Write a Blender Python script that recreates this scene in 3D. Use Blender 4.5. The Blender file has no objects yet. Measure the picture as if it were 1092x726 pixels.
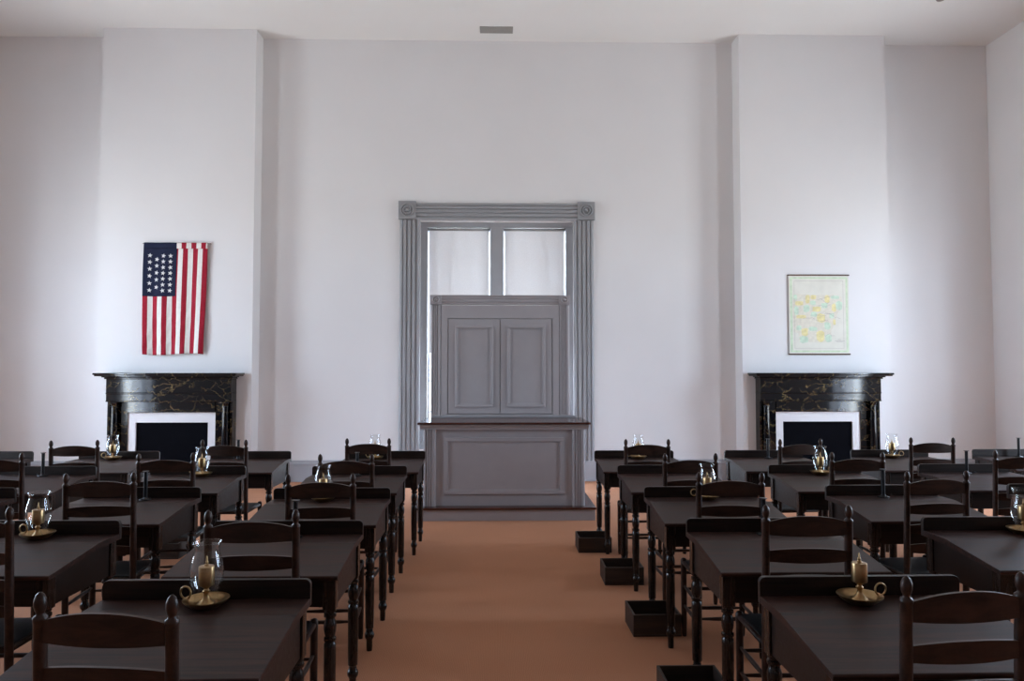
import bpy, bmesh, math, random
from mathutils import Vector, Matrix
C = bpy.context.scene.collection
PI = math.pi
random.seed(7)

# ------------------------------------------------------------------ materials
def nodes_of(name):
    m = bpy.data.materials.new(name); m.use_nodes = True
    nt = m.node_tree
    return m, nt, nt.nodes['Principled BSDF']

def setp(b, color=None, rough=None, metal=None, spec=None, coat=None):
    if color is not None: b.inputs['Base Color'].default_value = (*color, 1)
    if rough is not None: b.inputs['Roughness'].default_value = rough
    if metal is not None: b.inputs['Metallic'].default_value = metal
    if spec is not None: b.inputs['Specular IOR Level'].default_value = spec
    if coat is not None: b.inputs['Coat Weight'].default_value = coat

def node(nt, kind, **kw):
    n = nt.nodes.new(kind)
    for k, v in kw.items():
        if k in n.inputs: n.inputs[k].default_value = v
        else: setattr(n, k, v)
    return n

def ramp(nt, stops):
    r = nt.nodes.new('ShaderNodeValToRGB')
    e = r.color_ramp.elements
    while len(e) < len(stops): e.new(.5)
    for i, (p, c) in enumerate(stops):
        e[i].position = p; e[i].color = (*c, 1)
    return r

def plain(name, color, rough=.6, metal=0., spec=.5, vary=.06, scale=6., bump=0., bscale=200.):
    m, nt, b = nodes_of(name)
    setp(b, color, rough, metal, spec)
    tc = node(nt, 'ShaderNodeTexCoord')
    n = node(nt, 'ShaderNodeTexNoise', Scale=scale, Detail=4.)
    nt.links.new(tc.outputs['Object'], n.inputs['Vector'])
    lo = tuple(c * (1 - vary) for c in color); hi = tuple(min(1, c * (1 + vary)) for c in color)
    r = ramp(nt, [(.3, lo), (.7, hi)])
    nt.links.new(n.outputs['Fac'], r.inputs['Fac']); nt.links.new(r.outputs['Color'], b.inputs['Base Color'])
    if bump:
        n2 = node(nt, 'ShaderNodeTexNoise', Scale=bscale, Detail=2.)
        nt.links.new(tc.outputs['Object'], n2.inputs['Vector'])
        bp = node(nt, 'ShaderNodeBump', Strength=bump, Distance=.002)
        nt.links.new(n2.outputs['Fac'], bp.inputs['Height']); nt.links.new(bp.outputs['Normal'], b.inputs['Normal'])
    return m

def wood(name, dark, light, stretch=(1.2, 22, 22), rough=.34, spec=.5):
    m, nt, b = nodes_of(name)
    setp(b, dark, rough, 0, spec)
    tc = node(nt, 'ShaderNodeTexCoord'); oi = node(nt, 'ShaderNodeObjectInfo')
    mp = node(nt, 'ShaderNodeMapping'); mp.inputs['Scale'].default_value = stretch
    add = node(nt, 'ShaderNodeVectorMath', operation='ADD')
    sc = node(nt, 'ShaderNodeVectorMath', operation='SCALE'); sc.inputs['Scale'].default_value = 13.
    cx = node(nt, 'ShaderNodeCombineXYZ')
    for k in range(3): nt.links.new(oi.outputs['Random'], cx.inputs[k])
    nt.links.new(cx.outputs[0], sc.inputs[0])
    nt.links.new(tc.outputs['Object'], mp.inputs['Vector'])
    nt.links.new(mp.outputs[0], add.inputs[0]); nt.links.new(sc.outputs[0], add.inputs[1])
    n = node(nt, 'ShaderNodeTexNoise', Scale=2.2, Detail=7., Roughness=.65, Distortion=.6)
    nt.links.new(add.outputs[0], n.inputs['Vector'])
    r = ramp(nt, [(.36, dark), (.52, tuple((a + c) / 2 for a, c in zip(dark, light))), (.68, light)])
    nt.links.new(n.outputs['Fac'], r.inputs['Fac']); nt.links.new(r.outputs['Color'], b.inputs['Base Color'])
    rr = ramp(nt, [(.3, (rough - .05,) * 3), (.75, (rough + .1,) * 3)])
    nt.links.new(n.outputs['Fac'], rr.inputs['Fac']); nt.links.new(rr.outputs['Color'], b.inputs['Roughness'])
    bp = node(nt, 'ShaderNodeBump', Strength=.12, Distance=.002)
    nt.links.new(n.outputs['Fac'], bp.inputs['Height']); nt.links.new(bp.outputs['Normal'], b.inputs['Normal'])
    return m

def marble(name):
    m, nt, b = nodes_of(name)
    setp(b, (.006, .006, .008), .07, 0, .5)
    tc = node(nt, 'ShaderNodeTexCoord')
    warp = node(nt, 'ShaderNodeTexNoise', Scale=3.0, Detail=5., Roughness=.6)
    nt.links.new(tc.outputs['Object'], warp.inputs['Vector'])
    mx = node(nt, 'ShaderNodeMixRGB', blend_type='ADD'); mx.inputs[0].default_value = .42
    nt.links.new(tc.outputs['Object'], mx.inputs[1]); nt.links.new(warp.outputs['Color'], mx.inputs[2])
    mp = node(nt, 'ShaderNodeMapping'); mp.inputs['Scale'].default_value = (1.0, 1.3, 2.0)
    nt.links.new(mx.outputs[0], mp.inputs['Vector'])
    v = node(nt, 'ShaderNodeTexVoronoi', feature='DISTANCE_TO_EDGE', Scale=4.0)
    nt.links.new(mp.outputs[0], v.inputs['Vector'])
    vein = ramp(nt, [(.0, (1, 1, 1)), (.014, (.55,) * 3), (.05, (0, 0, 0))])
    nt.links.new(v.outputs['Distance'], vein.inputs['Fac'])
    msk = node(nt, 'ShaderNodeTexNoise', Scale=3.4, Detail=3.)
    nt.links.new(tc.outputs['Object'], msk.inputs['Vector'])
    mr = ramp(nt, [(.36, (0, 0, 0)), (.55, (1, 1, 1))])
    nt.links.new(msk.outputs['Fac'], mr.inputs['Fac'])
    mul = node(nt, 'ShaderNodeMixRGB', blend_type='MULTIPLY'); mul.inputs[0].default_value = 1
    nt.links.new(vein.outputs['Color'], mul.inputs[1]); nt.links.new(mr.outputs['Color'], mul.inputs[2])
    br = node(nt, 'ShaderNodeTexNoise', Scale=28., Detail=3.)
    nt.links.new(tc.outputs['Object'], br.inputs['Vector'])
    br2 = ramp(nt, [(.35, (.12, .12, .12)), (.6, (1, 1, 1))])
    nt.links.new(br.outputs['Fac'], br2.inputs['Fac'])
    mul2 = node(nt, 'ShaderNodeMixRGB', blend_type='MULTIPLY'); mul2.inputs[0].default_value = 1
    nt.links.new(mul.outputs[0], mul2.inputs[1]); nt.links.new(br2.outputs['Color'], mul2.inputs[2])
    fin = node(nt, 'ShaderNodeMixRGB')
    fin.inputs[1].default_value = (.0035, .0035, .005, 1); fin.inputs[2].default_value = (.20, .145, .06, 1)
    nt.links.new(mul2.outputs[0], fin.inputs[0]); nt.links.new(fin.outputs[0], b.inputs['Base Color'])
    return m

def carpet(name):
    m, nt, b = nodes_of(name)
    setp(b, (.3, .16, .09), .95, 0, .1)
    tc = node(nt, 'ShaderNodeTexCoord')
    w1 = node(nt, 'ShaderNodeTexWave', Scale=36., Distortion=5., Detail=2., bands_direction='X')
    w2 = node(nt, 'ShaderNodeTexWave', Scale=36., Distortion=5., Detail=2., bands_direction='Y')
    n = node(nt, 'ShaderNodeTexNoise', Scale=.9, Detail=3.)
    for q in (w1, w2, n): nt.links.new(tc.outputs['Object'], q.inputs['Vector'])
    mul = node(nt, 'ShaderNodeMath', operation='MULTIPLY')
    nt.links.new(w1.outputs['Fac'], mul.inputs[0]); nt.links.new(w2.outputs['Fac'], mul.inputs[1])
    r = ramp(nt, [(.0, (.42, .196, .112)), (1., (.585, .278, .16))])
    nt.links.new(mul.outputs[0], r.inputs['Fac'])
    r2 = ramp(nt, [(.3, (.92, .92, .92)), (.7, (1.05, 1.03, 1.0))])
    nt.links.new(n.outputs['Fac'], r2.inputs['Fac'])
    mm = node(nt, 'ShaderNodeMixRGB', blend_type='MULTIPLY'); mm.inputs[0].default_value = 1
    nt.links.new(r.outputs['Color'], mm.inputs[1]); nt.links.new(r2.outputs['Color'], mm.inputs[2])
    nt.links.new(mm.outputs[0], b.inputs['Base Color'])
    bp = node(nt, 'ShaderNodeBump', Strength=.3, Distance=.003)
    nt.links.new(mul.outputs[0], bp.inputs['Height']); nt.links.new(bp.outputs['Normal'], b.inputs['Normal'])
    return m

def clear_glass(name, tint=(1, 1, 1), lo=.03, hi=.62, blend=.22):
    m = bpy.data.materials.new(name); m.use_nodes = True
    nt = m.node_tree; nt.nodes.clear()
    out = node(nt, 'ShaderNodeOutputMaterial'); mix = node(nt, 'ShaderNodeMixShader')
    tr = node(nt, 'ShaderNodeBsdfTransparent', Color=(*tint, 1)); gl = node(nt, 'ShaderNodeBsdfGlossy', Roughness=.02)
    lw = node(nt, 'ShaderNodeLayerWeight', Blend=blend)
    mr = node(nt, 'ShaderNodeMapRange'); mr.inputs['To Min'].default_value = lo; mr.inputs['To Max'].default_value = hi
    nt.links.new(lw.outputs['Facing'], mr.inputs['Value']); nt.links.new(mr.outputs[0], mix.inputs[0])
    nt.links.new(tr.outputs[0], mix.inputs[1]); nt.links.new(gl.outputs[0], mix.inputs[2])
    nt.links.new(mix.outputs[0], out.inputs['Surface'])
    return m

def blind_cloth(name):
    m = bpy.data.materials.new(name); m.use_nodes = True
    nt = m.node_tree; nt.nodes.clear()
    out = node(nt, 'ShaderNodeOutputMaterial'); mix = node(nt, 'ShaderNodeMixShader', Fac=.1)
    d = node(nt, 'ShaderNodeBsdfDiffuse', Color=(.78, .76, .75, 1)); t = node(nt, 'ShaderNodeBsdfTranslucent', Color=(.8, .78, .78, 1))
    tc = node(nt, 'ShaderNodeTexCoord')
    w = node(nt, 'ShaderNodeTexNoise', Scale=60., Detail=2.)
    nt.links.new(tc.outputs['Object'], w.inputs['Vector'])
    r = ramp(nt, [(.3, (.74, .725, .72)), (.7, (.8, .785, .78))])
    nt.links.new(w.outputs['Fac'], r.inputs['Fac']); nt.links.new(r.outputs['Color'], d.inputs['Color'])
    nt.links.new(d.outputs[0], mix.inputs[1]); nt.links.new(t.outputs[0], mix.inputs[2])
    nt.links.new(mix.outputs[0], out.inputs['Surface'])
    return m

M = {}
M['plaster'] = plain('white_plaster', (.74, .725, .725), .8, spec=.2, vary=.012, scale=1.5, bump=.05, bscale=60)
M['ceiling'] = plain('ceiling_paint', (.77, .76, .74), .9, spec=.1, vary=.01, scale=1.2)
M['grey'] = plain('grey_paint', (.30, .30, .312), .38, spec=.45, vary=.03, scale=5)
M['grey_dark'] = plain('grey_desk_paint', (.35, .325, .332), .4, spec=.45, vary=.03, scale=5)
M['base_paint'] = plain('baseboard_paint', (.36, .365, .39), .4, spec=.4, vary=.03, scale=5)
M['carpet'] = carpet('woven_sisal')
M['wood'] = wood('dark_walnut', (.008, .0046, .0038), (.023, .0125, .009), rough=.4, spec=.25)
M['top'] = wood('dark_walnut_top', (.009, .0043, .0036), (.058, .026, .0195), rough=.42, spec=.18)
M['turned'] = wood('dark_walnut_turned', (.009, .0055, .0045), (.026, .015, .011), stretch=(20, 20, 1.4), rough=.24, spec=.4)
M['chairwood'] = wood('chair_wood', (.015, .0066, .0044), (.048, .020, .012), stretch=(3, 20, 12), rough=.36, spec=.3)
M['boxwood'] = wood('box_wood', (.018, .010, .007), (.050, .028, .018), rough=.55)
M['seat'] = plain('black_leather', (.012, .012, .013), .42, vary=.2, scale=40, bump=.25, bscale=140)
M['mahogany'] = wood('red_mahogany', (.035, .010, .007), (.085, .024, .015), rough=.16, spec=.6)
M['marble'] = marble('black_gold_marble')
M['white_stone'] = plain('white_surround', (.72, .71, .72), .45, vary=.02, scale=4)
M['fireboard'] = plain('black_fireboard', (.0028, .0028, .0045), .8, spec=.04, vary=.15, scale=8)
M['brass'] = plain('aged_brass', (.40, .265, .13), .30, metal=1., vary=.18, scale=30)
M['iron'] = plain('black_iron', (.02, .02, .022), .32, metal=.7, vary=.2, scale=40)
M['glass'] = clear_glass('hurricane_glass', (.97, .98, .98))
M['pane'] = clear_glass('window_pane', (.97, .98, .98), .03, .5, .2)
M['blind'] = blind_cloth('roller_blind_cloth')
M['blindrail'] = plain('blind_rail', (.3, .3, .3), .4)
M['red'] = plain('flag_red', (.33, .016, .034), .8, spec=.15, vary=.08, scale=30, bump=.1, bscale=300)
M['white'] = plain('flag_white', (.75, .72, .68), .8, spec=.15, vary=.04, scale=30, bump=.1, bscale=300)
M['navy'] = plain('flag_navy', (.013, .017, .043), .8, spec=.15, vary=.1, scale=30, bump=.1, bscale=300)
M['star'] = plain('flag_star', (.72, .72, .70), .8, vary=.04, scale=30)
M['paper'] = plain('map_paper', (.70, .68, .60), .7, spec=.2, vary=.05, scale=7)
M['mapgreen'] = plain('map_border_green', (.57, .67, .48), .7, spec=.2, vary=.1, scale=20)
M['mapyellow'] = plain('map_yellow', (.73, .65, .34), .7, spec=.2, vary=.12, scale=25)
M['mapmint'] = plain('map_mint', (.55, .67, .53), .7, spec=.2, vary=.12, scale=25)
M['mappink'] = plain('map_pale', (.68, .64, .54), .7, spec=.2, vary=.08, scale=25)
M['mapink'] = plain('map_ink', (.40, .36, .34), .7, spec=.2, vary=.1, scale=20)
M['rod'] = wood('map_rod', (.06, .025, .014), (.13, .06, .035), rough=.4)
M['vent'] = plain('vent_metal', (.30, .29, .27), .5, vary=.05)
M['fixture'] = plain('fixture_bronze', (.22, .18, .16), .45, vary=.05)
M['frame_white'] = plain('sash_paint', (.62, .63, .66), .4, vary=.02)

# ------------------------------------------------------------------ mesh helper
class MB:
    def __init__(s): s.bm = bmesh.new()
    def _fin(s, verts, mi, smooth=False, bevel=0, seg=2):
        faces = set(f for v in verts for f in v.link_faces)
        for f in faces: f.material_index = mi; f.smooth = smooth
        if bevel:
            edges = list(set(e for v in verts for e in v.link_edges))
            r = bmesh.ops.bevel(s.bm, geom=edges, offset=bevel, segments=seg, affect='EDGES', profile=.5)
            for f in r['faces']: f.material_index = mi
    def box(s, x0, x1, y0, y1, z0, z1, mi=0, bevel=0, seg=2, mat=None):
        v = [s.bm.verts.new((x, y, z)) for x in (x0, x1) for y in (y0, y1) for z in (z0, z1)]
        for q in ((0, 1, 3, 2), (4, 6, 7, 5), (0, 4, 5, 1), (2, 3, 7, 6), (0, 2, 6, 4), (1, 5, 7, 3)):
            s.bm.faces.new([v[i] for i in q])
        if mat is not None:
            for w in v: w.co = mat @ w.co
        s._fin(v, mi, False, bevel, seg)
        return s
    def lathe(s, prof, at=(0, 0, 0), segs=20, mi=0, rot=None, close=True, smooth=True):
        rings = []
        for r, z in prof:
            ring = []
            for k in range(segs):
                a = 2 * PI * k / segs
                p = Vector((r * math.cos(a), r * math.sin(a), z))
                if rot is not None: p = rot @ p
                ring.append(s.bm.verts.new(p + Vector(at)))
            rings.append(ring)
        for a, b in zip(rings, rings[1:]):
            for k in range(segs):
                f = s.bm.faces.new((a[k], a[(k + 1) % segs], b[(k + 1) % segs], b[k])); f.smooth = smooth; f.material_index = mi
        for i in range(1, len(prof) - 1):              # crisp edges where the profile turns sharply
            a = Vector((prof[i][0] - prof[i - 1][0], prof[i][1] - prof[i - 1][1])); b = Vector((prof[i + 1][0] - prof[i][0], prof[i + 1][1] - prof[i][1]))
            if a.length > 1e-6 and b.length > 1e-6 and a.angle(b) > math.radians(52):
                for k in range(segs):
                    e = s.bm.edges.get((rings[i][k], rings[i][(k + 1) % segs]))
                    if e: e.smooth = False
        if close:
            f = s.bm.faces.new(rings[0][::-1]); f.material_index = mi
            f = s.bm.faces.new(rings[-1]); f.material_index = mi
        return s
    def tube(s, pts, rad, segs=10, mi=0, closed=False):
        pts = [Vector(p) for p in pts]; n = len(pts)
        rad = rad if isinstance(rad, (list, tuple)) else [rad] * n
        rings = []; up = None
        for i, p in enumerate(pts):
            if closed: t = pts[(i + 1) % n] - pts[i - 1]
            else: t = pts[min(i + 1, n - 1)] - pts[max(i - 1, 0)]
            t.normalize()
            if up is None:
                up = Vector((0, 0, 1)) if abs(t.z) < .9 else Vector((1, 0, 0))
            a = t.cross(up).normalized(); b = a.cross(t).normalized(); up = b
            rings.append([s.bm.verts.new(p + (a * math.cos(2 * PI * k / segs) + b * math.sin(2 * PI * k / segs)) * rad[i]) for k in range(segs)])
        pairs = list(zip(rings, rings[1:])) + ([(rings[-1], rings[0])] if closed else [])
        for a, b in pairs:
            for k in range(segs):
                f = s.bm.faces.new((a[k], a[(k + 1) % segs], b[(k + 1) % segs], b[k])); f.smooth = True; f.material_index = mi
        if not closed:
            for r in (rings[0][::-1], rings[-1]):
                f = s.bm.faces.new(r); f.material_index = mi
        return s
    def prism(s, poly, axis, a, b, mi=0, bevel=0):
        # poly: 2-D points in the two other axes (in x,y,z order); extruded from a to b along axis
        def P(u, v, w):
            return {'x': (w, u, v), 'y': (u, w, v), 'z': (u, v, w)}[axis]
        v0 = [s.bm.verts.new(P(u, v, a)) for u, v in poly]; v1 = [s.bm.verts.new(P(u, v, b)) for u, v in poly]
        n = len(poly)
        s.bm.faces.new(v0[::-1]); s.bm.faces.new(v1)
        for k in range(n): s.bm.faces.new((v0[k], v0[(k + 1) % n], v1[(k + 1) % n], v1[k]))
        s._fin(v0 + v1, mi, False, bevel)
        return s
    def build(s, name, mats, parent=None, loc=(0, 0, 0)):
        bmesh.ops.recalc_face_normals(s.bm, faces=s.bm.faces)
        me = bpy.data.meshes.new(name); s.bm.to_mesh(me); s.bm.free();
        for m in (mats if isinstance(mats, (list, tuple)) else [mats]): me.materials.append(m)
        o = bpy.data.objects.new(name, me); C.objects.link(o); o.location = loc
        if parent is not None: o.parent = parent
        return o

def tag(o, label, cat, group=None):
    o['label'] = label; o['category'] = cat
    if group: o['group'] = group
    return o
def thing(name, label=None, cat=None, loc=(0, 0, 0), rz=0, group=None):
    o = bpy.data.objects.new(name, None); C.objects.link(o); o.empty_display_size = .1
    o.location = loc; o.rotation_euler = (0, 0, rz)
    if label: tag(o, label, cat, group)
    return o
def struct(o):
    o['kind'] = 'structure'; return o
def dup(root, loc, rz):
    r = root.copy(); C.objects.link(r); r.location = loc; r.rotation_euler = (0, 0, rz)
    for ch in list(root.children):
        c = ch.copy(); C.objects.link(c); c.parent = r
        for g in list(ch.children):
            d = g.copy(); C.objects.link(d); d.parent = c
    return r

# ------------------------------------------------------------------ room shell
XL, XR, YB, YF, H = -7.3, 7.31, 10.45, -5.0, 6.43
T = .35
struct(MB().box(XL - T, XR + T, YF - T, YB + T, -.2, 0).build('floor', M['carpet']))
struct(MB().box(XL - T, XR + T, YF - T, YB + T, H, H + .2).build('ceiling', M['ceiling']))
struct(MB().box(XL - T, XR + T, YF - T, YF, 0, H).build('wall_front', M['plaster']))
# back wall with the window opening
WC, WH, WT = .01, 1.12, 3.76           # centre, half width and top of the opening
w = MB()
w.box(XL - T, WC - WH, YB, YB + T, 0, H).box(WC + WH, XR + T, YB, YB + T, 0, H).box(WC - WH, WC + WH, YB, YB + T, WT, H)
w.box(WC - WH, WC + WH, YB, YB + T, 0, .45)
struct(w.build('wall_back', M['plaster']))
SIDE_Y = (8.05, 5.05); SW, SZ0, SZ1 = .62, .45, 3.9
for side, x0, x1 in (('left', XL - T, XL), ('right', XR, XR + T)):
    w = MB(); ys = [YF]
    for c in sorted(SIDE_Y):
        w.box(x0, x1, ys[-1], c - SW, 0, H)
        w.box(x0, x1, c - SW, c + SW, 0, SZ0).box(x0, x1, c - SW, c + SW, SZ1, H)
        ys.append(c + SW)
    w.box(x0, x1, ys[-1], YB, 0, H)
    struct(w.build('wall_' + side, M['plaster']))
BY = 10.15
struct(MB().box(-5.552, -3.405, BY, YB, 0, H, bevel=0).build('wall_chimney_left', M['plaster']))
struct(MB().box(3.487, 5.614, BY, YB, 0, H).build('wall_chimney_right', M['plaster']))

def base_profile(y, d):      # baseboard section, d = -1 when it projects toward -y
    return [(y, 0), (y + d * .022, 0), (y + d * .022, .235), (y + d * .03, .24), (y + d * .03, .265), (y + d * .02, .275), (y + d * .02, .29), (y + d * .008, .305), (y, .305)]
bb = MB()
for a, b in ((XL, -5.552), (-3.405, WC - 1.45), (WC + 1.45, 3.487), (5.614, XR)):
    bb.prism(base_profile(YB, -1), 'x', a, b)
for a, b in ((-5.552, -5.32), (-3.59, -3.405), (3.487, 3.64), (5.38, 5.614)):
    a, b = min(a, b), max(a, b)
    bb.prism(base_profile(BY, -1), 'x', a, b)
for x, d in ((-5.552, -1), (-3.405, 1), (3.487, -1), (5.614, 1)):
    bb.prism(base_profile(x, d), 'y', BY, YB - .03)
struct(bb.build('baseboard_back', M['base_paint']))
for nm, x, d in (('left', XL, 1), ('right', XR, -1)):
    struct(MB().prism(base_profile(x, d), 'y', YF, YB - .03).build('baseboard_' + nm, M['base_paint']))

# ------------------------------------------------------------------ back window
win = struct(thing('window_1', loc=(WC, YB, 0)))
def flutes(w0, w1, n, d0=.040, d1=.052):
    # stepped, reeded casing section across its width; second coordinate is the projection
    L = w1 - w0; pts = [(w0, 0), (w0, d1 * .8), (w0 + L * .07, d1), (w0 + L * .13, d1)]
    x = w0 + L * .16; step = L * .68 / n
    for i in range(n):
        pts += [(x, d0 - .008), (x + step * .22, d0 - .008), (x + step * .30, d0 + .010), (x + step * .92, d0 + .010), (x + step, d0 - .008)]
        x += step
    pts += [(w0 + L * .87, d1), (w0 + L * .93, d1), (w1, d1 * .7), (w1, 0)]
    return pts
for sgn in (-1, 1):
    m = MB(); sec = flutes(1.115, 1.405, 3)
    poly = [(sgn * u, -v) for u, v in sec]
    m.prism(poly, 'z', .295, 3.765)
    m.build('casing', M['grey'], win)
    MB().box(sgn * 1.42 if sgn < 0 else 1.105, -1.105 if sgn < 0 else 1.42, -.07, 0, 0, .295, bevel=.006).build('plinth_block', M['base_paint'], win)
    b = MB().box(min(sgn * 1.172, sgn * 1.425), max(sgn * 1.172, sgn * 1.425), -.065, 0, 3.775, 4.04, bevel=.005)
    rot = Matrix.Rotation(PI / 2, 3, 'X')
    cx = sgn * 1.2985
    b.lathe([(.0, .006), (.094, .006), (.098, .022), (.090, .030), (.080, .022), (.074, .008), (.066, .008), (.060, .024), (.052, .032), (.044, .022), (.038, .008), (.026, .008), (.022, .026), (.010, .036), (.001, .038)], (cx, -.06, 3.9075), 32, rot=rot)
    b.build('rosette_block', M['grey'], win)
m = MB(); sec = flutes(3.765, 4.015, 3)
m.prism([(-v, u) for u, v in sec], 'x', -1.18, 1.18)
m.build('head_casing', M['grey'], win)
# sash frame set back in the opening
m = MB()
for x0, x1 in ((-1.119, -1.015), (-.096, .096), (1.015, 1.119)):
    m.box(x0, x1, .10, .22, .455, 3.70, bevel=.004)
m.box(-1.119, 1.119, .094, .226, 3.688, 3.759, bevel=.004)
m.box(-1.118, 1.118, .06, .24, .451, .53, bevel=.004)
m.build('window_frame', M['grey'], win)
for x0, x1 in ((-1.015, -.096), (.096, 1.015)):
    m = MB(); n = 3
    for k in range(1, n): 
        xx = x0 + (x1 - x0) * k / n; m.box(xx - .011, xx + .011, .20, .225, .53, 3.69)
    for k in range(0, 8):
        z = .53 + (3.16) * k / 7; m.box(x0, x1, .20, .225, z - .012, z + .012)
    for a, b in ((x0, x0 + .03), (x1 - .03, x1)): m.box(a, b, .195, .225, .53, 3.69)
    m.build('sash', M['frame_white'], win)
    MB().box(x0, x1, .226, .230, .53, 3.69).build('pane', M['pane'], win)
for nm, x0, x1 in (('flag', -1.015, -.096), ('map', .096, 1.015)):
    t = thing('roller_blind', 'white roller blind half lowered behind the grey panelled backboard, on the %s side' % nm, 'blind', (WC, YB, 0), 0, 'roller blinds of the tall window')
    MB().box(x0 + .022, x1 - .022, .150, .153, 1.86, 3.655).build('cloth', M['blind'], t)
    rot = Matrix.Rotation(PI / 2, 3, 'Y')
    MB().lathe([(.021, 0), (.021, x1 - x0 - .006)], (x0 + .003, .152, 3.665), 16, rot=rot).build('roller', M['blindrail'], t)
    MB().box(x0 + .022, x1 - .022, .143, .160, 1.84, 1.862, bevel=.003).build('bottom_bar', M['blind'], t)

# side windows (light sources of the room), built in the openings of the side walls
k = 2
for xs, d in ((XL, -1), (XR, 1)):
    for c in SIDE_Y:
        wn = struct(thing('window_%d' % k, loc=(xs, c, 0))); k += 1
        m = MB()
        X0, X1 = sorted((d * .14, d * .2))
        for a, b in ((-SW, -SW + .06), (SW - .06, SW)): m.box(X0, X1, a, b, SZ0, SZ1)
        for z in (SZ0, SZ1 - .06, (SZ0 + SZ1) / 2 - .03): m.box(X0, X1, -SW, SW, z, z + .06)
        for y in (-.19, .19): m.box(X0 + .015, X1 - .015, y - .012, y + .012, SZ0, SZ1)
        for z in (1.05, 1.6, 2.75, 3.3): m.box(X0 + .015, X1 - .015, -SW, SW, z - .012, z + .012)
        m.build('sash', M['frame_white'], wn)
        m = MB(); X0, X1 = sorted((0, -d * .04))
        for a, b in ((-SW - .24, -SW), (SW, SW + .24)): m.box(X0, X1, a, b, 0 if False else .306, SZ1, bevel=.008)
        m.box(X0, X1, -SW - .24, SW + .24, SZ1, SZ1 + .24, bevel=.008)
        m.build('casing', M['grey'], wn)

# ------------------------------------------------------------------ fireplaces
def mantel(cx, label, flip=1):
    t = thing('fireplace_mantel', label, 'fireplace', (cx, BY - .003, 0), 0, 'black marble fireplaces')
    hw = .845
    m = MB()
    m.box(-.955, .955, -.345, 0, 1.527, 1.555, bevel=.006)
    m.box(-.940, .940, -.331, 0, 1.510, 1.527, bevel=.004)
    m.box(-.880, .880, -.262, 0, 1.493, 1.510, bevel=.005)
    m.box(-.862, .862, -.230, 0, 1.470, 1.493, bevel=.008)
    m.build('shelf', M['marble'], t)
    m = MB()
    m.box(-hw, hw, -.200, 0, 1.285, 1.470, bevel=.003)
    m.box(-hw - .004, hw + .004, -.207, 0, 1.268, 1.285, bevel=.005)
    m.box(-hw, hw, -.196, 0, 1.178, 1.268, bevel=.003)
    m.box(-hw - .003, hw + .003, -.203, 0, 1.160, 1.178, bevel=.005)
    m.build('frieze', M['marble'], t)
    m = MB()
    for s in (-1, 1):
        a, b = sorted((s * .598, s * hw)); m.box(a, b, -.10, 0, 0, 1.1595)
        a, b = sorted((s * .815, s * hw)); m.box(a, b, -.150, -.1005, 0, 1.1595)
    m.box(-.598, .598, -.115, 0, 1.012, 1.1595, bevel=.004)
    m.build('jamb_slab', M['marble'], t)
    for s in (-1, 1):
        m = MB(); cxx = s * .752
        m.box(cxx - .06, cxx + .06, -.198, -.1005, 0, .12, bevel=.006)
        m.lathe([(.050, .121), (.055, .132), (.050, .145), (.044, .152), (.046, .2), (.047, .6), (.042, 1.085), (.050, 1.09), (.050, 1.10), (.043, 1.107), (.046, 1.122), (.052, 1.138)], (cxx, -.147, 0), 28)
        m.box(cxx - .058, cxx + .058, -.198, -.1005, 1.139, 1.1595, bevel=.004)
        m.build('column', M['marble'], t)
    m = MB()
    for s in (-1, 1):
        a, b = sorted((s * .492, s * .597)); m.box(a, b, -.085, -.0, 0, .873)
    m.box(-.597, .597, -.085, -.0, .873, 1.011)
    m.build('surround', M['white_stone'], t)
    m = MB(); m.box(-.491, .491, -.055, -.005, 0, .872)
    m.box(-.478, .478, -.06, -.05, .01, .86, bevel=.004)
    m.build('fireboard', M['fireboard'], t)
    return t
mantel(-4.455, 'black gold-veined marble fireplace standing under the striped flag')
mantel(4.51, 'black gold-veined marble fireplace standing under the hanging paper map')

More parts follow.
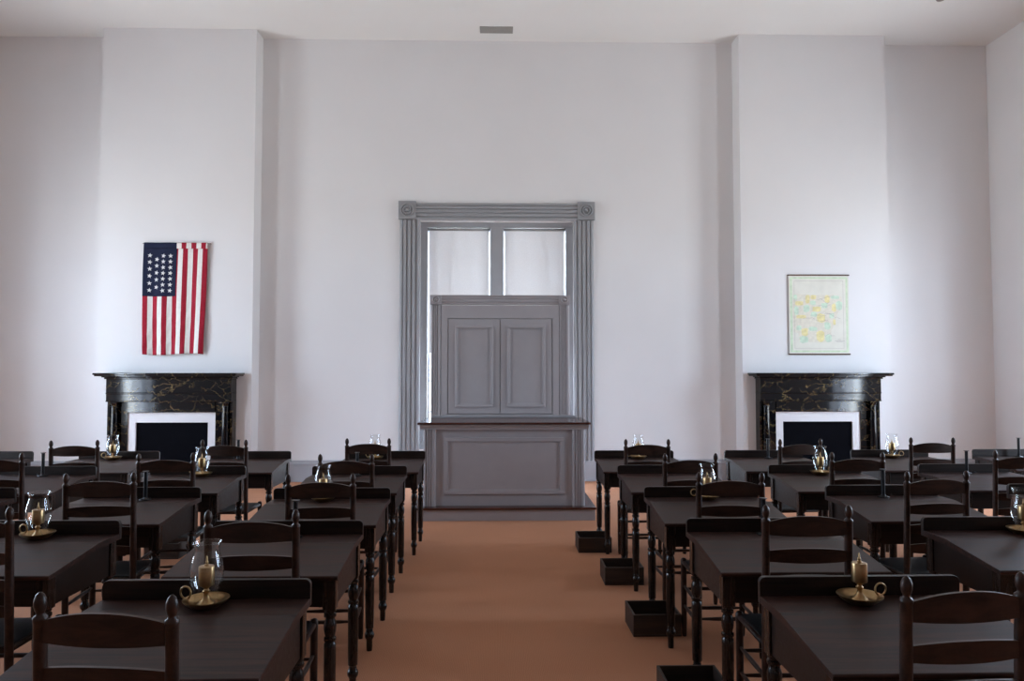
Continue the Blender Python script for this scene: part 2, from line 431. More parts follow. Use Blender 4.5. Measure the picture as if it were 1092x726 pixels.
# ------------------------------------------------------------------ flag
fl = thing('flag', 'red white and blue striped flag with white stars hung upright above fireplace', 'flag', (-4.467, BY - .012, 1.81))
FW, FH, NX, NZ = .885, 1.56, 78, 60
def fpos(u, v, off=0):          # u 0..1 across, v 0..1 down
    wdt = FW * (1 - .055 * v); x = -FW / 2 + .0 + (FW - wdt) * .28 * v + u * wdt + .012 * math.sin(v * 4) * (u - .5)
    amp = .004 + .012 * v
    y = -.018 - amp * (1 + math.sin(u * 21 + 2.2 * v + .8 * math.sin(v * 5))) - .004 * math.sin(9 * v + 7 * u) * v - off
    y -= .0035 * v * (1 + math.sin(38 * u + 24 * v + 3 * math.sin(6 * v + 4 * u)))
    return Vector((x, y, FH * (1 - v) - .012 * v * math.sin(u * 6)))
def cloth_grid(name, u0, u1, v0, v1, nu, nv, mat_of, mats, off=0, thick=.003):
    bm = bmesh.new()
    g = [[[bm.verts.new(fpos(u0 + (u1 - u0) * i / nu, v0 + (v1 - v0) * j / nv, off + s)) for j in range(nv + 1)] for i in range(nu + 1)] for s in (0, -thick)]
    for i in range(nu):
        for j in range(nv):
            mi = mat_of((u0 + (u1 - u0) * (i + .5) / nu), (v0 + (v1 - v0) * (j + .5) / nv))
            for s in (0, 1):
                q = [g[s][i][j], g[s][i + 1][j], g[s][i + 1][j + 1], g[s][i][j + 1]]
                f = bm.faces.new(q if s else q[::-1]); f.smooth = True; f.material_index = mi
    def rim(seq, mi):
        for (a, b), (c, d) in zip(seq, seq[1:]):
            f = bm.faces.new((g[0][a][b], g[0][c][d], g[1][c][d], g[1][a][b])); f.material_index = mi
    rim([(i, 0) for i in range(nu + 1)], 0); rim([(i, nv) for i in range(nu + 1)], 0)
    rim([(0, j) for j in range(nv + 1)], 0); rim([(nu, j) for j in range(nv + 1)], 0)
    bmesh.ops.recalc_face_normals(bm, faces=bm.faces)
    me = bpy.data.meshes.new(name); bm.to_mesh(me); bm.free()
    for m_ in mats: me.materials.append(m_)
    o = bpy.data.objects.new(name, me); C.objects.link(o); o.parent = fl
    return o
cloth_grid('striped_field', 0, 1, .048, 1, NX, NZ, lambda u, v: 0 if int(u * 13) % 2 == 0 else 1, [M['red'], M['white']])
CU, CV = 7 / 13 - .022, .48
canton = cloth_grid('canton', 0, CU, .05, CV, 40, 36, lambda u, v: 0, [M['navy']], off=.0045)
def hem_mat(u, v):
    if u < CU: return 2
    return 0 if int((u + .02) * 13) % 2 == 0 else 1
cloth_grid('hem_sleeve', 0, 1, 0, .054, 78, 4, hem_mat, [M['red'], M['white'], M['navy']], off=.006, thick=.006)
st = bmesh.new()
def star(u, v, r, rot):
    c = fpos(u, v, .0062)
    ring = []
    for q in range(10):
        a = PI / 2 + rot + q * PI / 5; rr = r if q % 2 == 0 else r * .42
        du = rr * math.cos(a) / FW; dv = -rr * math.sin(a) / FH
        ring.append(st.verts.new(fpos(u + du, v + dv, .0062)))
    cv = st.verts.new(c)
    for q in range(10):
        f = st.faces.new((cv, ring[q], ring[(q + 1) % 10]))
cols = ((.105, (119, 155, 192, 230, 270, 308)), (.213, (140, 175, 213, 250, 291)), (.318, (121, 152, 184, 215, 246, 278, 310)), (.425, (121, 152, 184, 215, 246, 278, 310)))
for u, ys in cols:
    for y in ys: star(u, (y - 48) / 610, .034, random.uniform(-.25, .25))
bmesh.ops.recalc_face_normals(st, faces=st.faces)
r_ = bmesh.ops.extrude_face_region(st, geom=list(st.faces))
for v in [e for e in r_['geom'] if isinstance(e, bmesh.types.BMVert)]: v.co.y -= .0012
bmesh.ops.recalc_face_normals(st, faces=st.faces)
for f in st.faces: f.material_index = 1
me = bpy.data.meshes.new('tmp'); st.to_mesh(me); st.free()
bm = bmesh.new(); bm.from_mesh(canton.data); bm.from_mesh(me); bm.to_mesh(canton.data); bm.free(); bpy.data.meshes.remove(me)
canton.data.materials.append(M['star'])
m = MB(); rot = Matrix.Rotation(PI / 2, 3, 'Y')
m.lathe([(.006, 0), (.006, .93)], (-.465, -.010, FH - .012), 10, rot=rot)
m.lathe([(.009, 0), (.011, .008), (.004, .014)], (.462, -.010, FH - .012), 10, rot=rot)
m.build('hanging_rod', M['fixture'], fl)

# ------------------------------------------------------------------ map
mp = thing('wall_map', 'old paper map with green border hung on wooden rods above fireplace', 'map', (4.583, BY - .004, 1.81))
MW, MH = .43, 1.14
m = MB()
m.box(-MW, MW, -.014, -.011, .01, MH - .01)
y0 = -.0146
def strip(x0, x1, z0, z1, mi): m.box(x0, x1, y0, -.0138, z0, z1, mi)
for x0, x1, z0, z1 in ((-.412, -.38, .035, 1.105), (.388, .414, .035, 1.105), (-.38, .388, .035, .06), (-.38, .388, 1.08, 1.105)): strip(x0, x1, z0, z1, 1)
for x0, x1, z0, z1 in ((-.352, -.349, .09, 1.05), (.349, .352, .09, 1.05), (-.352, .352, .09, .093), (-.352, .352, 1.047, 1.05)): strip(x0, x1, z0, z1, 4)
def px(x): return (x - 310) / 617 * 85 * (10.15 / 770) 
def pz(y): return MH - (y - 62) / 726 * 100 * (10.15 / 770)
def patch(pts, mi, lift):
    poly = [(px(a), pz(b)) for a, b in pts]
    m.prism(poly, 'y', -.0141 - lift, -.0137, mi)
def blob(cx, cy, wx, wy, mi, lift):
    rr = random.Random(int(cx * 7 + cy))
    n = 10; pts = []
    for q in range(n):
        a = 2 * PI * q / n
        ca, sa = math.cos(a), math.sin(a); s_ = 1 / max(abs(ca), abs(sa)) ** .92
        pts.append((cx + wx * ca * s_ * rr.uniform(.82, 1.05), cy + wy * sa * s_ * rr.uniform(.82, 1.05)))
    patch(pts, mi, lift)
patch([(108, 215), (300, 222), (430, 218), (425, 250), (490, 235), (495, 300), (450, 380), (440, 440), (405, 500), (402, 590), (330, 595), (240, 592), (150, 585), (145, 520), (110, 515), (105, 400)], 5, .0004)
for q in ((155, 287, 32, 18, 2), (222, 256, 20, 36, 2), (268, 240, 22, 20, 2), (376, 256, 22, 32, 2), (293, 333, 36, 22, 2), (428, 322, 18, 34, 2), (170, 393, 42, 15, 2), (325, 402, 36, 36, 2), (430, 435, 12, 24, 2), (195, 512, 28, 34, 2), (320, 545, 32, 46, 2),
          (440, 240, 34, 14, 3), (355, 305, 26, 22, 3), (262, 284, 24, 18, 3), (470, 305, 26, 36, 3), (132, 345, 18, 40, 3), (212, 330, 24, 30, 3), (270, 375, 26, 20, 3), (375, 465, 26, 30, 3), (382, 560, 26, 36, 3), (188, 572, 36, 28, 3), (262, 488, 34, 18, 3), (410, 385, 20, 22, 3), (125, 240, 16, 22, 3), (150, 480, 20, 20, 3)):
    blob(*q[:4], q[4], .0007 + .00002 * (q[0] % 5))
rr = random.Random(3)
for _ in range(9):                                     # river lines
    x, y = rr.uniform(120, 380), rr.uniform(240, 540)
    for s_ in range(9):
        x2, y2 = x + rr.uniform(4, 16), y + rr.uniform(-9, 11)
        patch([(x, y), (x2, y2), (x2, y2 + 2.2), (x, y + 2.2)], 4, .0012)
        x, y = x2, y2
for yy, a, b in ((570, 455, 480), (580, 432, 505), (587, 445, 495)):   # small unreadable caption
    xx = a
    while xx < b:
        wd = rr.uniform(3, 7); patch([(xx, yy), (xx + wd, yy), (xx + wd, yy + 3), (xx, yy + 3)], 4, .0006); xx += wd + 2
m.build('map_sheet', [M['paper'], M['mapgreen'], M['mapyellow'], M['mapmint'], M['mapink'], M['mappink']], mp)
for z in (.008, MH - .008):
    MB().lathe([(.004, 0), (.010, .004), (.010, .886), (.004, .89)], (-.445, -.013, z), 12, rot=rot).build('rod', M['rod'], mp)

# ------------------------------------------------------------------ dais, desk and backboard
DZ = .14
ds = thing('dais', 'low grey platform step with dark red edge under the grey speaker desk', 'platform', (.09, 7.70, 0))
MB().box(-.965, .965, .02, 1.75, 0, DZ - .025).build('riser', M['grey_dark'], ds)
MB().box(-.975, .975, 0, 1.76, DZ - .025, DZ, bevel=.004).build('tread', [M['mahogany']], ds)

def panel(m, x0, x1, z0, z1, y, w=.04, proud=.016, mi=0):
    # raised moulding frame round a sunk field
    for a, b, c, d in ((x0, x1, z1 - w, z1), (x0, x1, z0, z0 + w), (x0, x0 + w, z0 + w, z1 - w), (x1 - w, x1, z0 + w, z1 - w)):
        m.box(a, b, y - proud, y + .002, c, d, mi, bevel=.0045)
    for a, b, c, d in ((x0 + w, x1 - w, z1 - w - .012, z1 - w), (x0 + w, x1 - w, z0 + w, z0 + w + .012), (x0 + w, x0 + w + .012, z0 + w, z1 - w), (x1 - w - .012, x1 - w, z0 + w, z1 - w)):
        m.box(a, b, y - proud * .45, y + .002, c, d, mi, bevel=.002)
def pilaster(m, x0, x1, z0, z1, y, n=3):
    L = x1 - x0; pts = [(x0, y + .01), (x0, y - .022), (x0 + L * .08, y - .03), (x0 + L * .2, y - .03)]
    st_ = L * .6 / n; x = x0 + L * .2
    for i in range(n):
        pts += [(x + st_ * .08, y - .016), (x + st_ * .34, y - .016), (x + st_ * .42, y - .03), (x + st_, y - .03)]; x += st_
    pts += [(x1 - L * .08, y - .03), (x1, y - .022), (x1, y + .01)]
    m.prism(pts, 'z', z0, z1)

sd = thing('speaker_desk', 'grey panelled speaker desk with dark red polished counter, standing on the platform', 'desk', (.088, 7.79, DZ + .0005))
Z = lambda z: z - DZ
m = MB()
m.box(-.862, .862, .03, .07, 0, Z(.975))
m.box(-.862, -.825, .07, .70, 0, Z(.975)); m.box(.825, .862, .07, .70, 0, Z(.975))
m.build('carcass', M['grey_dark'], sd)
m = MB(); panel(m, -.645, .643, Z(.262), Z(.868), .03, .042, .018); m.build('front_panel', M['grey_dark'], sd)
for a, b in ((-.866, -.735), (.735, .866)):
    m = MB(); pilaster(m, a, b, 0, Z(.972), .03); m.build('pilaster', M['grey_dark'], sd)
m = MB()
m.prism([(.03, Z(.955)), (-.012, Z(.955)), (-.012, Z(.965)), (-.025, Z(.985)), (-.045, Z(1.0)), (-.045, Z(1.012)), (.03, Z(1.012))], 'x', -.905, .905)
for s in (-1, 1):
    m.prism([(s * .86, Z(.955)), (s * .868, Z(.955)), (s * .88, Z(.985)), (s * .905, Z(1.0)), (s * .905, Z(1.012)), (s * .86, Z(1.012))], 'y', .03, .70)
m.build('cornice', M['grey_dark'], sd)
MB().box(-.925, .925, -.068, .72, Z(1.012), Z(1.036), bevel=.006).build('counter_top', M['mahogany'], sd)
MB().box(-.845, .845, .69, .715, Z(1.036), Z(1.066), bevel=.004).build('back_ledge', M['grey'], sd)

bk = thing('backboard', 'tall grey panelled backboard with fluted sides behind the speaker desk', 'backboard', (.052, 9.2, DZ + .0005))
m = MB(); m.box(-.885, .885, .03, .10, 0, Z(2.42))
m.box(-.75, .75, -.002, .0295, Z(2.252), Z(2.42)); m.box(-.75, -.668, -.002, .0295, Z(1.0), Z(2.2515)); m.box(.668, .75, -.002, .0295, Z(1.0), Z(2.2515)); m.box(-.6675, .6675, -.002, .0295, Z(1.0), Z(1.03))
m.build('board', M['grey_dark'], bk)
for s in (-1, 1):
    m = MB(); a, b = sorted((s * .752, s * .885)); pilaster(m, a, b, 0, Z(2.425), .03); m.build('pilaster', M['grey_dark'], bk)
    m = MB(); a, b = sorted((s * .748, s * .892)); m.box(a, b, -.03, .10, Z(2.428), Z(2.548), bevel=.004)
    m.lathe([(0, .0), (.044, .001), (.048, .012), (.042, .018), (.034, .010), (.031, .002), (.022, .002), (.019, .012), (.010, .020), (.001, .021)], (s * .82, -.029, Z(2.488)), 28, rot=Matrix.Rotation(PI / 2, 3, 'X'))
    m.build('rosette_block', M['grey_dark'], bk)
m = MB()
m.prism([(.10, Z(2.43)), (-.004, Z(2.43)), (-.004, Z(2.45)), (-.016, Z(2.46)), (-.016, Z(2.475)), (-.008, Z(2.482)), (-.008, Z(2.50)), (-.02, Z(2.508)), (-.02, Z(2.525)), (-.032, Z(2.535)), (-.032, Z(2.548)), (.10, Z(2.548))], 'x', -.748, .748)
m.build('cornice', M['grey_dark'], bk)
for x0, x1, h in ((-.658, -.004, 1), (.004, .658, -1)):
    dr = MB().box(x0, x1, .0, .0295, Z(1.04), Z(2.243), bevel=.003).build('door_leaf', M['grey_dark'], bk)
    m = MB(); panel(m, x0 + .085, x1 - .085, Z(1.125), Z(2.165), .0, .036, .02); m.build('panel_moulding', M['grey_dark'], dr)
m = MB(); panel(m, -.65, .65, Z(.25), Z(.95), .03, .036, .015); m.build('lower_panel', M['grey_dark'], bk)

# ------------------------------------------------------------------ writing desk prototype
hd = .295
def leg_profile():
    return [(.0255, .565), (.0255, .556), (.0195, .553), (.0195, .548), (.0262, .545), (.0268, .539), (.0262, .533), (.0200, .529), (.0200, .524), (.0215, .520),
            (.0258, .505), (.0268, .490), (.0255, .470), (.0205, .452), (.0200, .447), (.0262, .444), (.0270, .438), (.0262, .432), (.0215, .428), (.0220, .424), (.0255, .420),
            (.0260, .40), (.0258, .30), (.0250, .20), (.0240, .128), (.0185, .124), (.0185, .119), (.0205, .116), (.0205, .112), (.0190, .109), (.0250, .101), (.0278, .089), (.0265, .077), (.0190, .064), (.0172, .060), (.0175, .03), (.0160, .0)]
def make_desk():
    t = thing('writing_desk')
    m = MB()
    prof = [(hd - .02, .738), (hd - .02, .766), (hd - .20, .766), (-hd + .004, .7165), (-hd, .712), (-hd, .702), (-hd + .004, .697), (hd - .20, .738)]
    m.prism(prof, 'x', -.375, .375, bevel=.002); m.build('desk_top', M['top'], t)
    m = MB()
    r = .02; z0, z1 = .738, .834
    pts = [(-.375, z0), (.375, z0)]
    for q in range(6):
        a = q / 5 * PI / 2; pts.append((.375 - r + r * math.cos(a), z1 - r + r * math.sin(a)))
    for q in range(6):
        a = PI / 2 + q / 5 * PI / 2; pts.append((-.375 + r + r * math.cos(a), z1 - r + r * math.sin(a)))
    m.prism(pts, 'y', hd - .0195, hd + .003, bevel=.002); m.build('gallery_rail', M['wood'], t)
    for s in (-1, 1):
        a, b = sorted((s * .336, s * .354)); yy = hd - .05
        top = lambda y: .736 if y > hd - .2 else .736 - (hd - .2 - y) * .1012
        MB().prism([(yy, .572), (yy, top(yy)), (hd - .2, .736), (-hd + .085, top(-hd + .085)), (-hd + .085, .572)], 'x', a, b).build('apron', M['wood'], t)
    MB().box(-.3075, .3075, -hd + .038, -hd + .056, .575, .6985).build('apron', M['wood'], t)
    MB().box(-.3075, .3075, hd - .060, hd - .042, .575, .737).build('apron', M['wood'], t)
    for s in (-1, 1):
        for y, zt in ((hd - .047, .737), (-hd + .045, .699)):
            m = MB(); m.box(s * .336 - .0275, s * .336 + .0275, y - .0265, y + .0265, .565, zt, bevel=.002)
            m.lathe(leg_profile(), (s * .336, y, 0), 20); m.build('leg', M['turned'], t)
    return t

# ------------------------------------------------------------------ ladder-back chair prototype
def post_profile(L):
    return [(.0120, 0), (.0150, .02), (.0168, .10), (.0172, L * .45), (.0172, L * .8), (.0165, L - .078), (.0180, L - .072), (.0180, L - .064), (.0105, L - .058), (.0102, L - .052),
            (.0128, L - .046), (.0158, L - .034), (.0150, L - .020), (.0105, L - .008), (.0040, L - .001), (.0012, L)]
def make_chair():
    t = thing('ladder_back_chair')
    def yb(z): return -.168 - .035 * z
    def xb(z): return .176 - .004 * z
    for s in (-1, 1):
        p0 = Vector((s * .175, -.168, 0)); p1 = Vector((s * .175, -.204, 1.03))
        d = p1 - p0; L = d.length; q = Vector((0, 0, 1)).rotation_difference(d.normalized()).to_matrix()
        MB().lathe(post_profile(L), p0, 16, rot=q).build('back_post', M['chairwood'], t)
        MB().lathe([(.0120, 0), (.0145, .015), (.0165, .09), (.0172, .2), (.0172, .40), (.0185, .42), (.0180, .452), (.012, .462), (.003, .465)], (s * .175, .172, 0), 16).build('front_leg', M['chairwood'], t)
    for zc, h, arch in ((.936, .064, .026), (.817, .050, .012), (.707, .048, .012), (.598, .048, .012)):
        m = MB(); bm = m.bm; n = 14; rows = []
        for i in range(n + 1):
            u = -1 + 2 * i / n; x = u * .163
            sy = -.016 * (1 - u * u)
            zt = zc + h / 2 + arch * (1 - abs(u) ** 2.2) - arch * .35
            zb = zc - h / 2 - .004 * (1 - u * u)
            y = (yb(zc) - .003) + sy
            rows.append([bm.verts.new((x, y - .006, zb)), bm.verts.new((x, y + .006, zb)), bm.verts.new((x, y + .006, zt)), bm.verts.new((x, y - .006, zt))])
        for a, b in zip(rows, rows[1:]):
            for k in range(4):
                f = bm.faces.new((a[k], a[(k + 1) % 4], b[(k + 1) % 4], b[k]))
        bm.faces.new(rows[0][::-1]); bm.faces.new(rows[-1])
        m.build('back_slat', M['chairwood'], t)
    m = MB()
    m.prism([(-.172, -.165), (.172, -.165), (.174, .178), (-.174, .178)], 'z', .432, .452, bevel=.008)
    so = m.build('seat', M['seat'], t)
    m = MB()
    for s in (-1, 1): m.tube([(s * .175, -.183, .436), (s * .175, .172, .436)], .0125, 10)
    m.tube([(-.175, -.183, .436), (.175, -.183, .436)], .0125, 10); m.tube([(-.175, .172, .436), (.175, .172, .436)], .0125, 10)
    m.build('seat_rail', M['chairwood'], t)
    def rung(a, b): 
        a, b = Vector(a), Vector(b); pts = [a.lerp(b, q / 6) for q in range(7)]
        MB().tube(pts, [.006, .0085, .0105, .011, .0105, .0085, .006], 10).build('stretcher', M['chairwood'], t)
    for z in (.165, .28):
        for s in (-1, 1): rung((s * .175, -.183, z + .02), (s * .175, .172, z + .02))
        rung((-.175, .172, z), (.175, .172, z))
    rung((-.175, -.183, .22), (.175, -.183, .22))
    return t

# ------------------------------------------------------------------ candle holders
def handle_ring(m, x, z, r, w):
    pts = []
    for q in range(16):
        a = 2 * PI * q / 16; pts.append((x + r * math.cos(a), 0, z + r * math.sin(a)))
    m.tube(pts, w, 8, closed=True)
def make_lamp(glass=True, ang=2.9):
    t = thing('chamberstick')
    MB().lathe([(.0, .0), (.046, .0), (.050, .003), (.066, .014), (.076, .024), (.0785, .0265), (.0785, .0285), (.0755, .0275), (.064, .018), (.050, .009), (.044, .008), (.0, .008)], (0, 0, 0), 36, close=False).build('tray', M['brass'], t)
    MB().lathe([(.030, .008), (.030, .013), (.018, .022), (.010, .034), (.0080, .046), (.0125, .051), (.0132, .055), (.0080, .060), (.0082, .064), (.0135, .068), (.0145, .072)], (0, 0, 0), 20).build('stem', M['brass'], t)
    MB().lathe([(.015, .072), (.0262, .074), (.0270, .078), (.0270, .138), (.0260, .1405), (.009, .1425), (.0075, .146)], (0, 0, 0), 24).build('candle_cup', M['brass'], t)
    MB().lathe([(.0085, .1425), (.0085, .147), (.0045, .149), (.0055, .153), (.0055, .157), (.003, .160), (.0028, .173), (.0012, .176)], (0, 0, 0), 12).build('burner', M['brass'], t)
    h = MB(); handle_ring(h, .083, .042, .021, .0036)
    ho = h.build('ring_handle', M['brass'], t); ho.rotation_euler = (0, 0, ang)
    if glass:
        pr = [(.040, .012), (.040, .040), (.045, .062), (.0545, .092), (.058, .118), (.0545, .150), (.046, .180), (.0415, .200), (.042, .208), (.0478, .2225), (.0485, .225)]
        gm = MB(); gm.lathe(pr, (0, 0, 0), 36, close=False)
        gm.tube([(.0485 * math.cos(2 * PI * q / 36), .0485 * math.sin(2 * PI * q / 36), .225) for q in range(36)], .0013, 6, closed=True)
        gm.build('glass_chimney', M['glass'], t)
    return t
def make_stick(ang=0):
    t = thing('iron_candlestick')
    MB().lathe([(.0, 0), (.036, 0), (.038, .003), (.036, .006), (.02, .009), (.013, .014), (.0125, .02)], (0, 0, 0), 24).build('base', M['iron'], t)
    MB().lathe([(.012, .02), (.0118, .178), (.019, .180), (.020, .183), (.011, .184)], (0, 0, 0), 16).build('shaft', M['iron'], t)
    h = MB(); h.tube([(.034, 0, .006), (.05, 0, .010), (.058, 0, .013), (.056, 0, .019)], .0035, 8)
    ho = h.build('thumb_handle', M['iron'], t); ho.rotation_euler = (0, 0, ang)
    return t

# ------------------------------------------------------------------ arrangement
ROWS = ('first', 'second', 'third', 'fourth', 'fifth')
COLS = ('next to aisle', 'second from aisle', 'third from aisle', 'fourth from aisle')
Y1, S = 6.873, 1.042
CXT = {  # column: list of (row, rail corner x, dy)
    ('flag', 0): [(0, -.668, 0), (1, -.711, -.015), (2, -.684, -.07), (3, -.677, -.02), (4, -.677, 0)],
    ('flag', 1): [(0, -1.925, .01), (1, -1.992, .02), (2, -1.925, .02), (3, -1.912, .03)],
    ('flag', 2): [(0, -3.16, .05), (1, -3.175, .04), (2, -3.115, .02)],
    ('flag', 3): [(0, -4.345, .08)],
    ('map', 0): [(0, .931, -.01), (1, .975, -.02), (2, .97, -.06), (3, .981, 0), (4, .975, -.01)],
    ('map', 1): [(0, 2.171, -.02), (1, 2.193, -.02), (2, 2.186, .0), (3, 2.216, .01)],
    ('map', 2): [(0, 3.395, .02), (1, 3.432, .02), (2, 3.43, .04)],
    ('map', 3): [(0, 4.59, .05)],
}
HOLD = {('flag', 0): 'gsgsg', ('flag', 1): 'sgsg', ('flag', 2): 'gs-', ('flag', 3): '-',
        ('map', 0): 'g-gsb', ('map', 1): 'sgsg', ('map', 2): 'gs-', ('map', 3): 's'}
WHAT = {'g': 'glass-shaded candle lamp', 's': 'black candlestick', 'b': 'unshaded brass candle lamp', '-': None}
desk0, used = make_desk(), False
desk_at = {}
for key, lst in CXT.items():
    side, col = key
    for row, xr, dy in lst:
        cx = xr - .375 if side == 'flag' else xr + .375
        ry = Y1 - S * row + dy * .6
        loc = (cx, ry - hd, 0); rz = random.uniform(-.008, .008)
        d = dup(desk0, loc, rz) if used else desk0
        d.location = loc; d.rotation_euler = (0, 0, rz); used = True
        tag(d, 'dark wooden desk in %s row from dais, %s on %s side' % (ROWS[row], COLS[col], side), 'desk', 'dark wooden writing desks in rows')
        desk_at[(side, col, row)] = (cx, ry)

CH = {  # (side, col): {row: ((x0,y0),(x1,y1))} post tops
    ('flag', 0): {0: ((-1.322, 6.59), (-.954, 6.582)), 1: ((-1.271, 5.282), (-.898, 5.273)), 2: ((-1.219, 4.31), (-.837, 4.264)), 3: ((-1.245, 3.189), (-.878, 3.202)), 4: ((-1.253, 2.038), (-.877, 2.005))},
    ('flag', 1): {0: ((-2.549, 6.381), (-2.188, 6.373)), 1: ((-2.535, 5.368), (-2.177, 5.36)), 2: ((-2.496, 4.346), (-2.137, 4.37)), 3: ((-2.538, 3.284), (-2.163, 3.284))},
    ('flag', 2): {0: ((-3.72, 6.407), (-3.33, 6.33)), 1: ((-3.777, 5.399), (-3.402, 5.399))},
    ('map', 0): {0: ((1.143, 6.359), (1.515, 6.351)), 1: ((1.233, 5.267), (1.605, 5.277)), 2: ((1.208, 4.296), (1.577, 4.288)), 3: ((1.219, 3.266), (1.594, 3.258)), 4: ((1.214, 2.137), (1.59, 2.178))},
    ('map', 1): {0: ((2.499, 6.329), (2.872, 6.364)), 1: ((2.494, 5.318), (2.85, 5.31)), 2: ((2.473, 4.316), (2.841, 4.336))},
    ('map', 2): {0: ((3.745, 6.442), (4.116, 6.47)), 1: ((3.747, 5.383), (4.12, 5.383))},
}
chair0, used = make_chair(), False
for key, d in CH.items():
    side, col = key
    for row, (a, b) in d.items():
        k = .57 / .61                       # post tops stand at 1.03 m
        a = Vector((a[0] * k, a[1] * k)); b = Vector((b[0] * k, b[1] * k))
        mid = (a + b) / 2; rz = math.atan2(b.y - a.y, b.x - a.x)
        cx, ry = desk_at[(side, col, row)]
        rz = max(-.1, min(.1, rz))
        if key == ('flag', 0) and row == 0: mid.y -= .10
        mid.y = min(mid.y, ry - 2 * hd - .04)             # backs stay clear of the desk edge
        off = mid.x - cx
        if abs(off) > .085: rz = math.copysign(min(.12, (abs(off) - .085) / .25), off)
        if abs(off) > .105: mid.x = cx + math.copysign(.105 + (abs(off) - .105) * .12, off)
        loc = (mid.x - .204 * math.sin(rz), mid.y + .204 * math.cos(rz), 0)
        c = dup(chair0, loc, rz) if used else chair0
        c.location = loc; c.rotation_euler = (0, 0, rz); used = True
        tag(c, 'ladder-back chair at %s row desk from dais, %s on %s side' % (ROWS[row], COLS[col], side), 'chair', 'dark ladder-back chairs at the desks')

PX = {('flag', 0): {0: -1.124, 1: -1.091, 2: -1.097, 3: -0.998, 4: -1.021}, ('flag', 1): {0: -2.392, 1: -2.302, 2: -2.247, 3: -2.269}, ('flag', 2): {0: -3.548, 1: -3.548}, ('map', 0): {0: 1.33, 2: 1.359, 3: 1.355, 4: 1.305}, ('map', 1): {0: 2.558, 1: 2.576, 2: 2.532, 3: 2.686}, ('map', 2): {0: 3.743, 1: 3.782}, ('map', 3): {0: 4.986}}
lamp0 = bare0 = stick0 = None
for key, s_ in HOLD.items():
    side, col = key
    for row, ch in enumerate(s_):
        if ch == '-' or row not in PX.get(key, {}): continue
        cx, ry = desk_at[(side, col, row)]
        loc = (PX[key][row], ry - (.102 if ch != 's' else .085), .7665)
        where = 'on %s row desk, %s, %s side' % (ROWS[row], COLS[col], side)
        if ch == 'g':
            if lamp0 is None: lamp0 = o = make_lamp(True)
            else: o = dup(lamp0, loc, 0)
            o.location = loc; o.rotation_euler = (0, 0, random.uniform(-.3, .3) + (PI if side == 'map' and col > 0 else 0))
            tag(o, 'brass candle lamp with clear glass chimney ' + where, 'candle holder', 'brass candle lamps with glass chimneys')
        elif ch == 'b':
            o = make_lamp(False, .15); o.location = loc
            tag(o, 'brass chamberstick without glass chimney on nearest desk beside the aisle', 'candle holder')
        else:
            if stick0 is None: stick0 = o = make_stick()
            else: o = dup(stick0, loc, 0)
            o.location = loc; o.rotation_euler = (0, 0, random.uniform(-.5, .1) + (PI if side == 'flag' else 0))
            tag(o, 'slim black candlestick ' + where, 'candle holder', 'slim black iron candlesticks')

# wooden floor boxes
def make_box():
    t = thing('wooden_box'); a, b, h, k = .145, .137, .13, .012
    MB().box(-a, a, -b, b, 0, .012).build('bottom_board', M['boxwood'], t)
    for y0, y1 in ((-b, -b + k), (b - k, b)): MB().box(-a, a, y0, y1, .0125, h, bevel=.002).build('end_board', M['boxwood'], t)
    for x0, x1 in ((-a, -a + k), (a - k, a)): MB().box(x0, x1, -b + k + .0005, b - k - .0005, .0125, h, bevel=.002).build('side_board', M['boxwood'], t)
    return t
b0, used = make_box(), False
for x, y, rz, lab in ((.868, 6.502, .0, 'open wooden floor box beside first-row aisle desk, nearest the dais'),
                      (.957, 5.55, -.01, 'open wooden floor box beside second-row aisle desk on the map side'),
                      (.969, 4.515, .01, 'open wooden floor box beside third-row aisle desk on the map side'),
                      (.945, 3.505, 0, 'open wooden floor box beside fourth-row aisle desk, cut by the picture edge'),
                      (-2.83, 6.37, .0, 'open wooden floor box under first-row desk on the flag side')):
    o = dup(b0, (x, y, 0), rz) if used else b0
    o.location = (x, y, 0); o.rotation_euler = (0, 0, rz); used = True
    tag(o, lab, 'box', 'open wooden boxes on the floor')

# ceiling vent and small fixture
vt = thing('ceiling_vent', 'narrow grey air vent set in the ceiling above the tall window', 'vent', (0, 10.085, H))
m = MB()
for a, b, c, d in ((-.235, .235, -.095, -.075), (-.235, .235, .075, .095), (-.235, -.215, -.075, .075), (.215, .235, -.075, .075)): m.box(a, b, c, d, -.012, 0, bevel=.002)
m.build('frame', M['vent'], vt)
m = MB()
for q in range(7):
    yy = -.066 + q * .022; m.box(-.215, .215, yy - .010, yy + .010, -.010, -.007, mat=Matrix.Translation((0, 0, 0)))
m.box(-.215, .215, -.075, .075, -.004, 0)
m.build('louvres', M['vent'], vt)
fx = thing('ceiling_fixture', 'small round brownish fixture on the ceiling at the upper picture edge', 'fixture', (5.79, 9.10, H))
MB().lathe([(.055, 0), (.055, -.008), (.045, -.02), (.02, -.026), (.0, -.027)], (0, 0, 0), 24, close=False).build('cover', M['fixture'], fx)

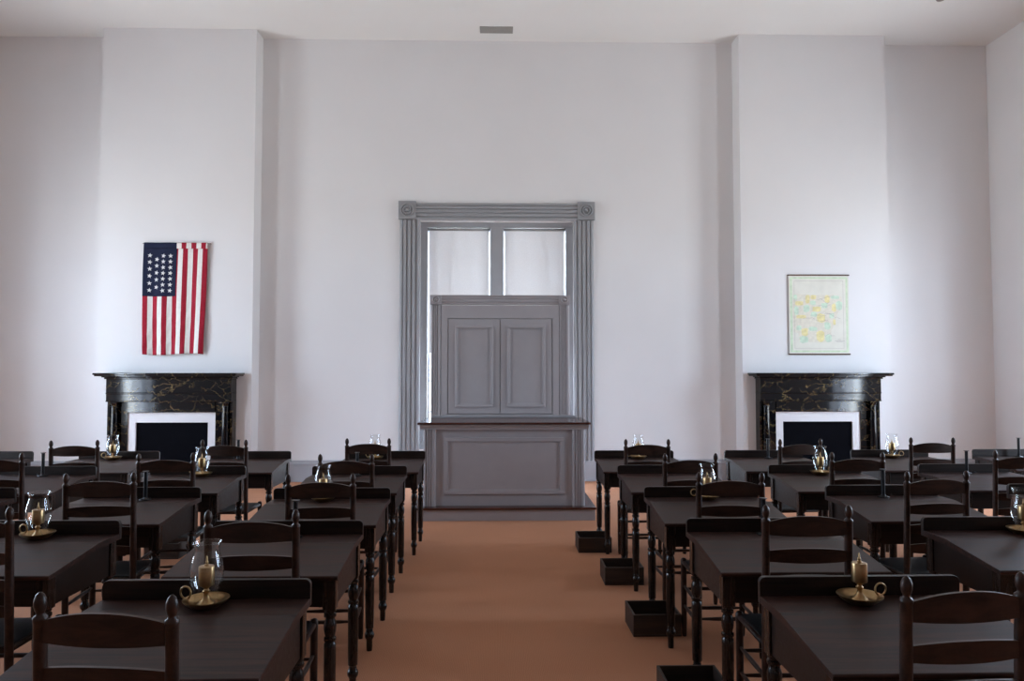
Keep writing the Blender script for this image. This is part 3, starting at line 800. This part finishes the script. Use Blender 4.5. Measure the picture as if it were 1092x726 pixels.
# ------------------------------------------------------------------ daylight
wd = bpy.data.worlds.new('overcast_sky'); bpy.context.scene.world = wd; wd.use_nodes = True
nt = wd.node_tree; bg = nt.nodes['Background']
tc = node(nt, 'ShaderNodeTexCoord'); sep = node(nt, 'ShaderNodeSeparateXYZ')
nt.links.new(tc.outputs['Generated'], sep.inputs[0])
mr = node(nt, 'ShaderNodeMapRange'); mr.inputs['From Min'].default_value = -.25; mr.inputs['From Max'].default_value = .35
nt.links.new(sep.outputs['Z'], mr.inputs['Value'])
r = ramp(nt, [(0, (.52, .57, .60)), (.36, (.54, .60, .64)), (.46, (.60, .745, .935)), (1, (.55, .705, .92))])
nt.links.new(mr.outputs[0], r.inputs['Fac']); nt.links.new(r.outputs['Color'], bg.inputs['Color'])
bg.inputs['Strength'].default_value = 30.5
def portal(loc, rot, sx, sy):
    l = bpy.data.lights.new('window_portal', 'AREA'); l.shape = 'RECTANGLE'; l.size = sx; l.size_y = sy
    l.cycles.is_portal = True
    o = bpy.data.objects.new('window_portal', l); C.objects.link(o); o.location = loc; o.rotation_euler = rot
for c in SIDE_Y:
    zc = (SZ0 + SZ1) / 2
    portal((XL - .25, c, zc), (0, -PI / 2, 0), SZ1 - SZ0, SW * 2)
    portal((XR + .25, c, zc), (0, PI / 2, 0), SZ1 - SZ0, SW * 2)
portal((WC, YB + .3, 2.1), (-PI / 2, 0, 0), 2.05, 3.3)

# ------------------------------------------------------------------ camera
cd = bpy.data.cameras.new('camera'); cam = bpy.data.objects.new('camera', cd); C.objects.link(cam)
cam.location = (0, 0, 1.6)
cam.rotation_euler = (math.radians(90 + 2.306), 0, math.radians(-1.26))
cd.sensor_width = 36; cd.lens = 36 * 770 / 1092; cd.clip_start = .05; cd.clip_end = 200
sc = bpy.context.scene; sc.camera = cam
vs = sc.view_settings
vs.view_transform = 'Standard'; vs.look = 'None'; vs.gamma = 1; vs.use_curve_mapping = False
vs.exposure = 0.0
sc.cycles.max_bounces = 12; sc.cycles.diffuse_bounces = 8; sc.cycles.transparent_max_bounces = 16
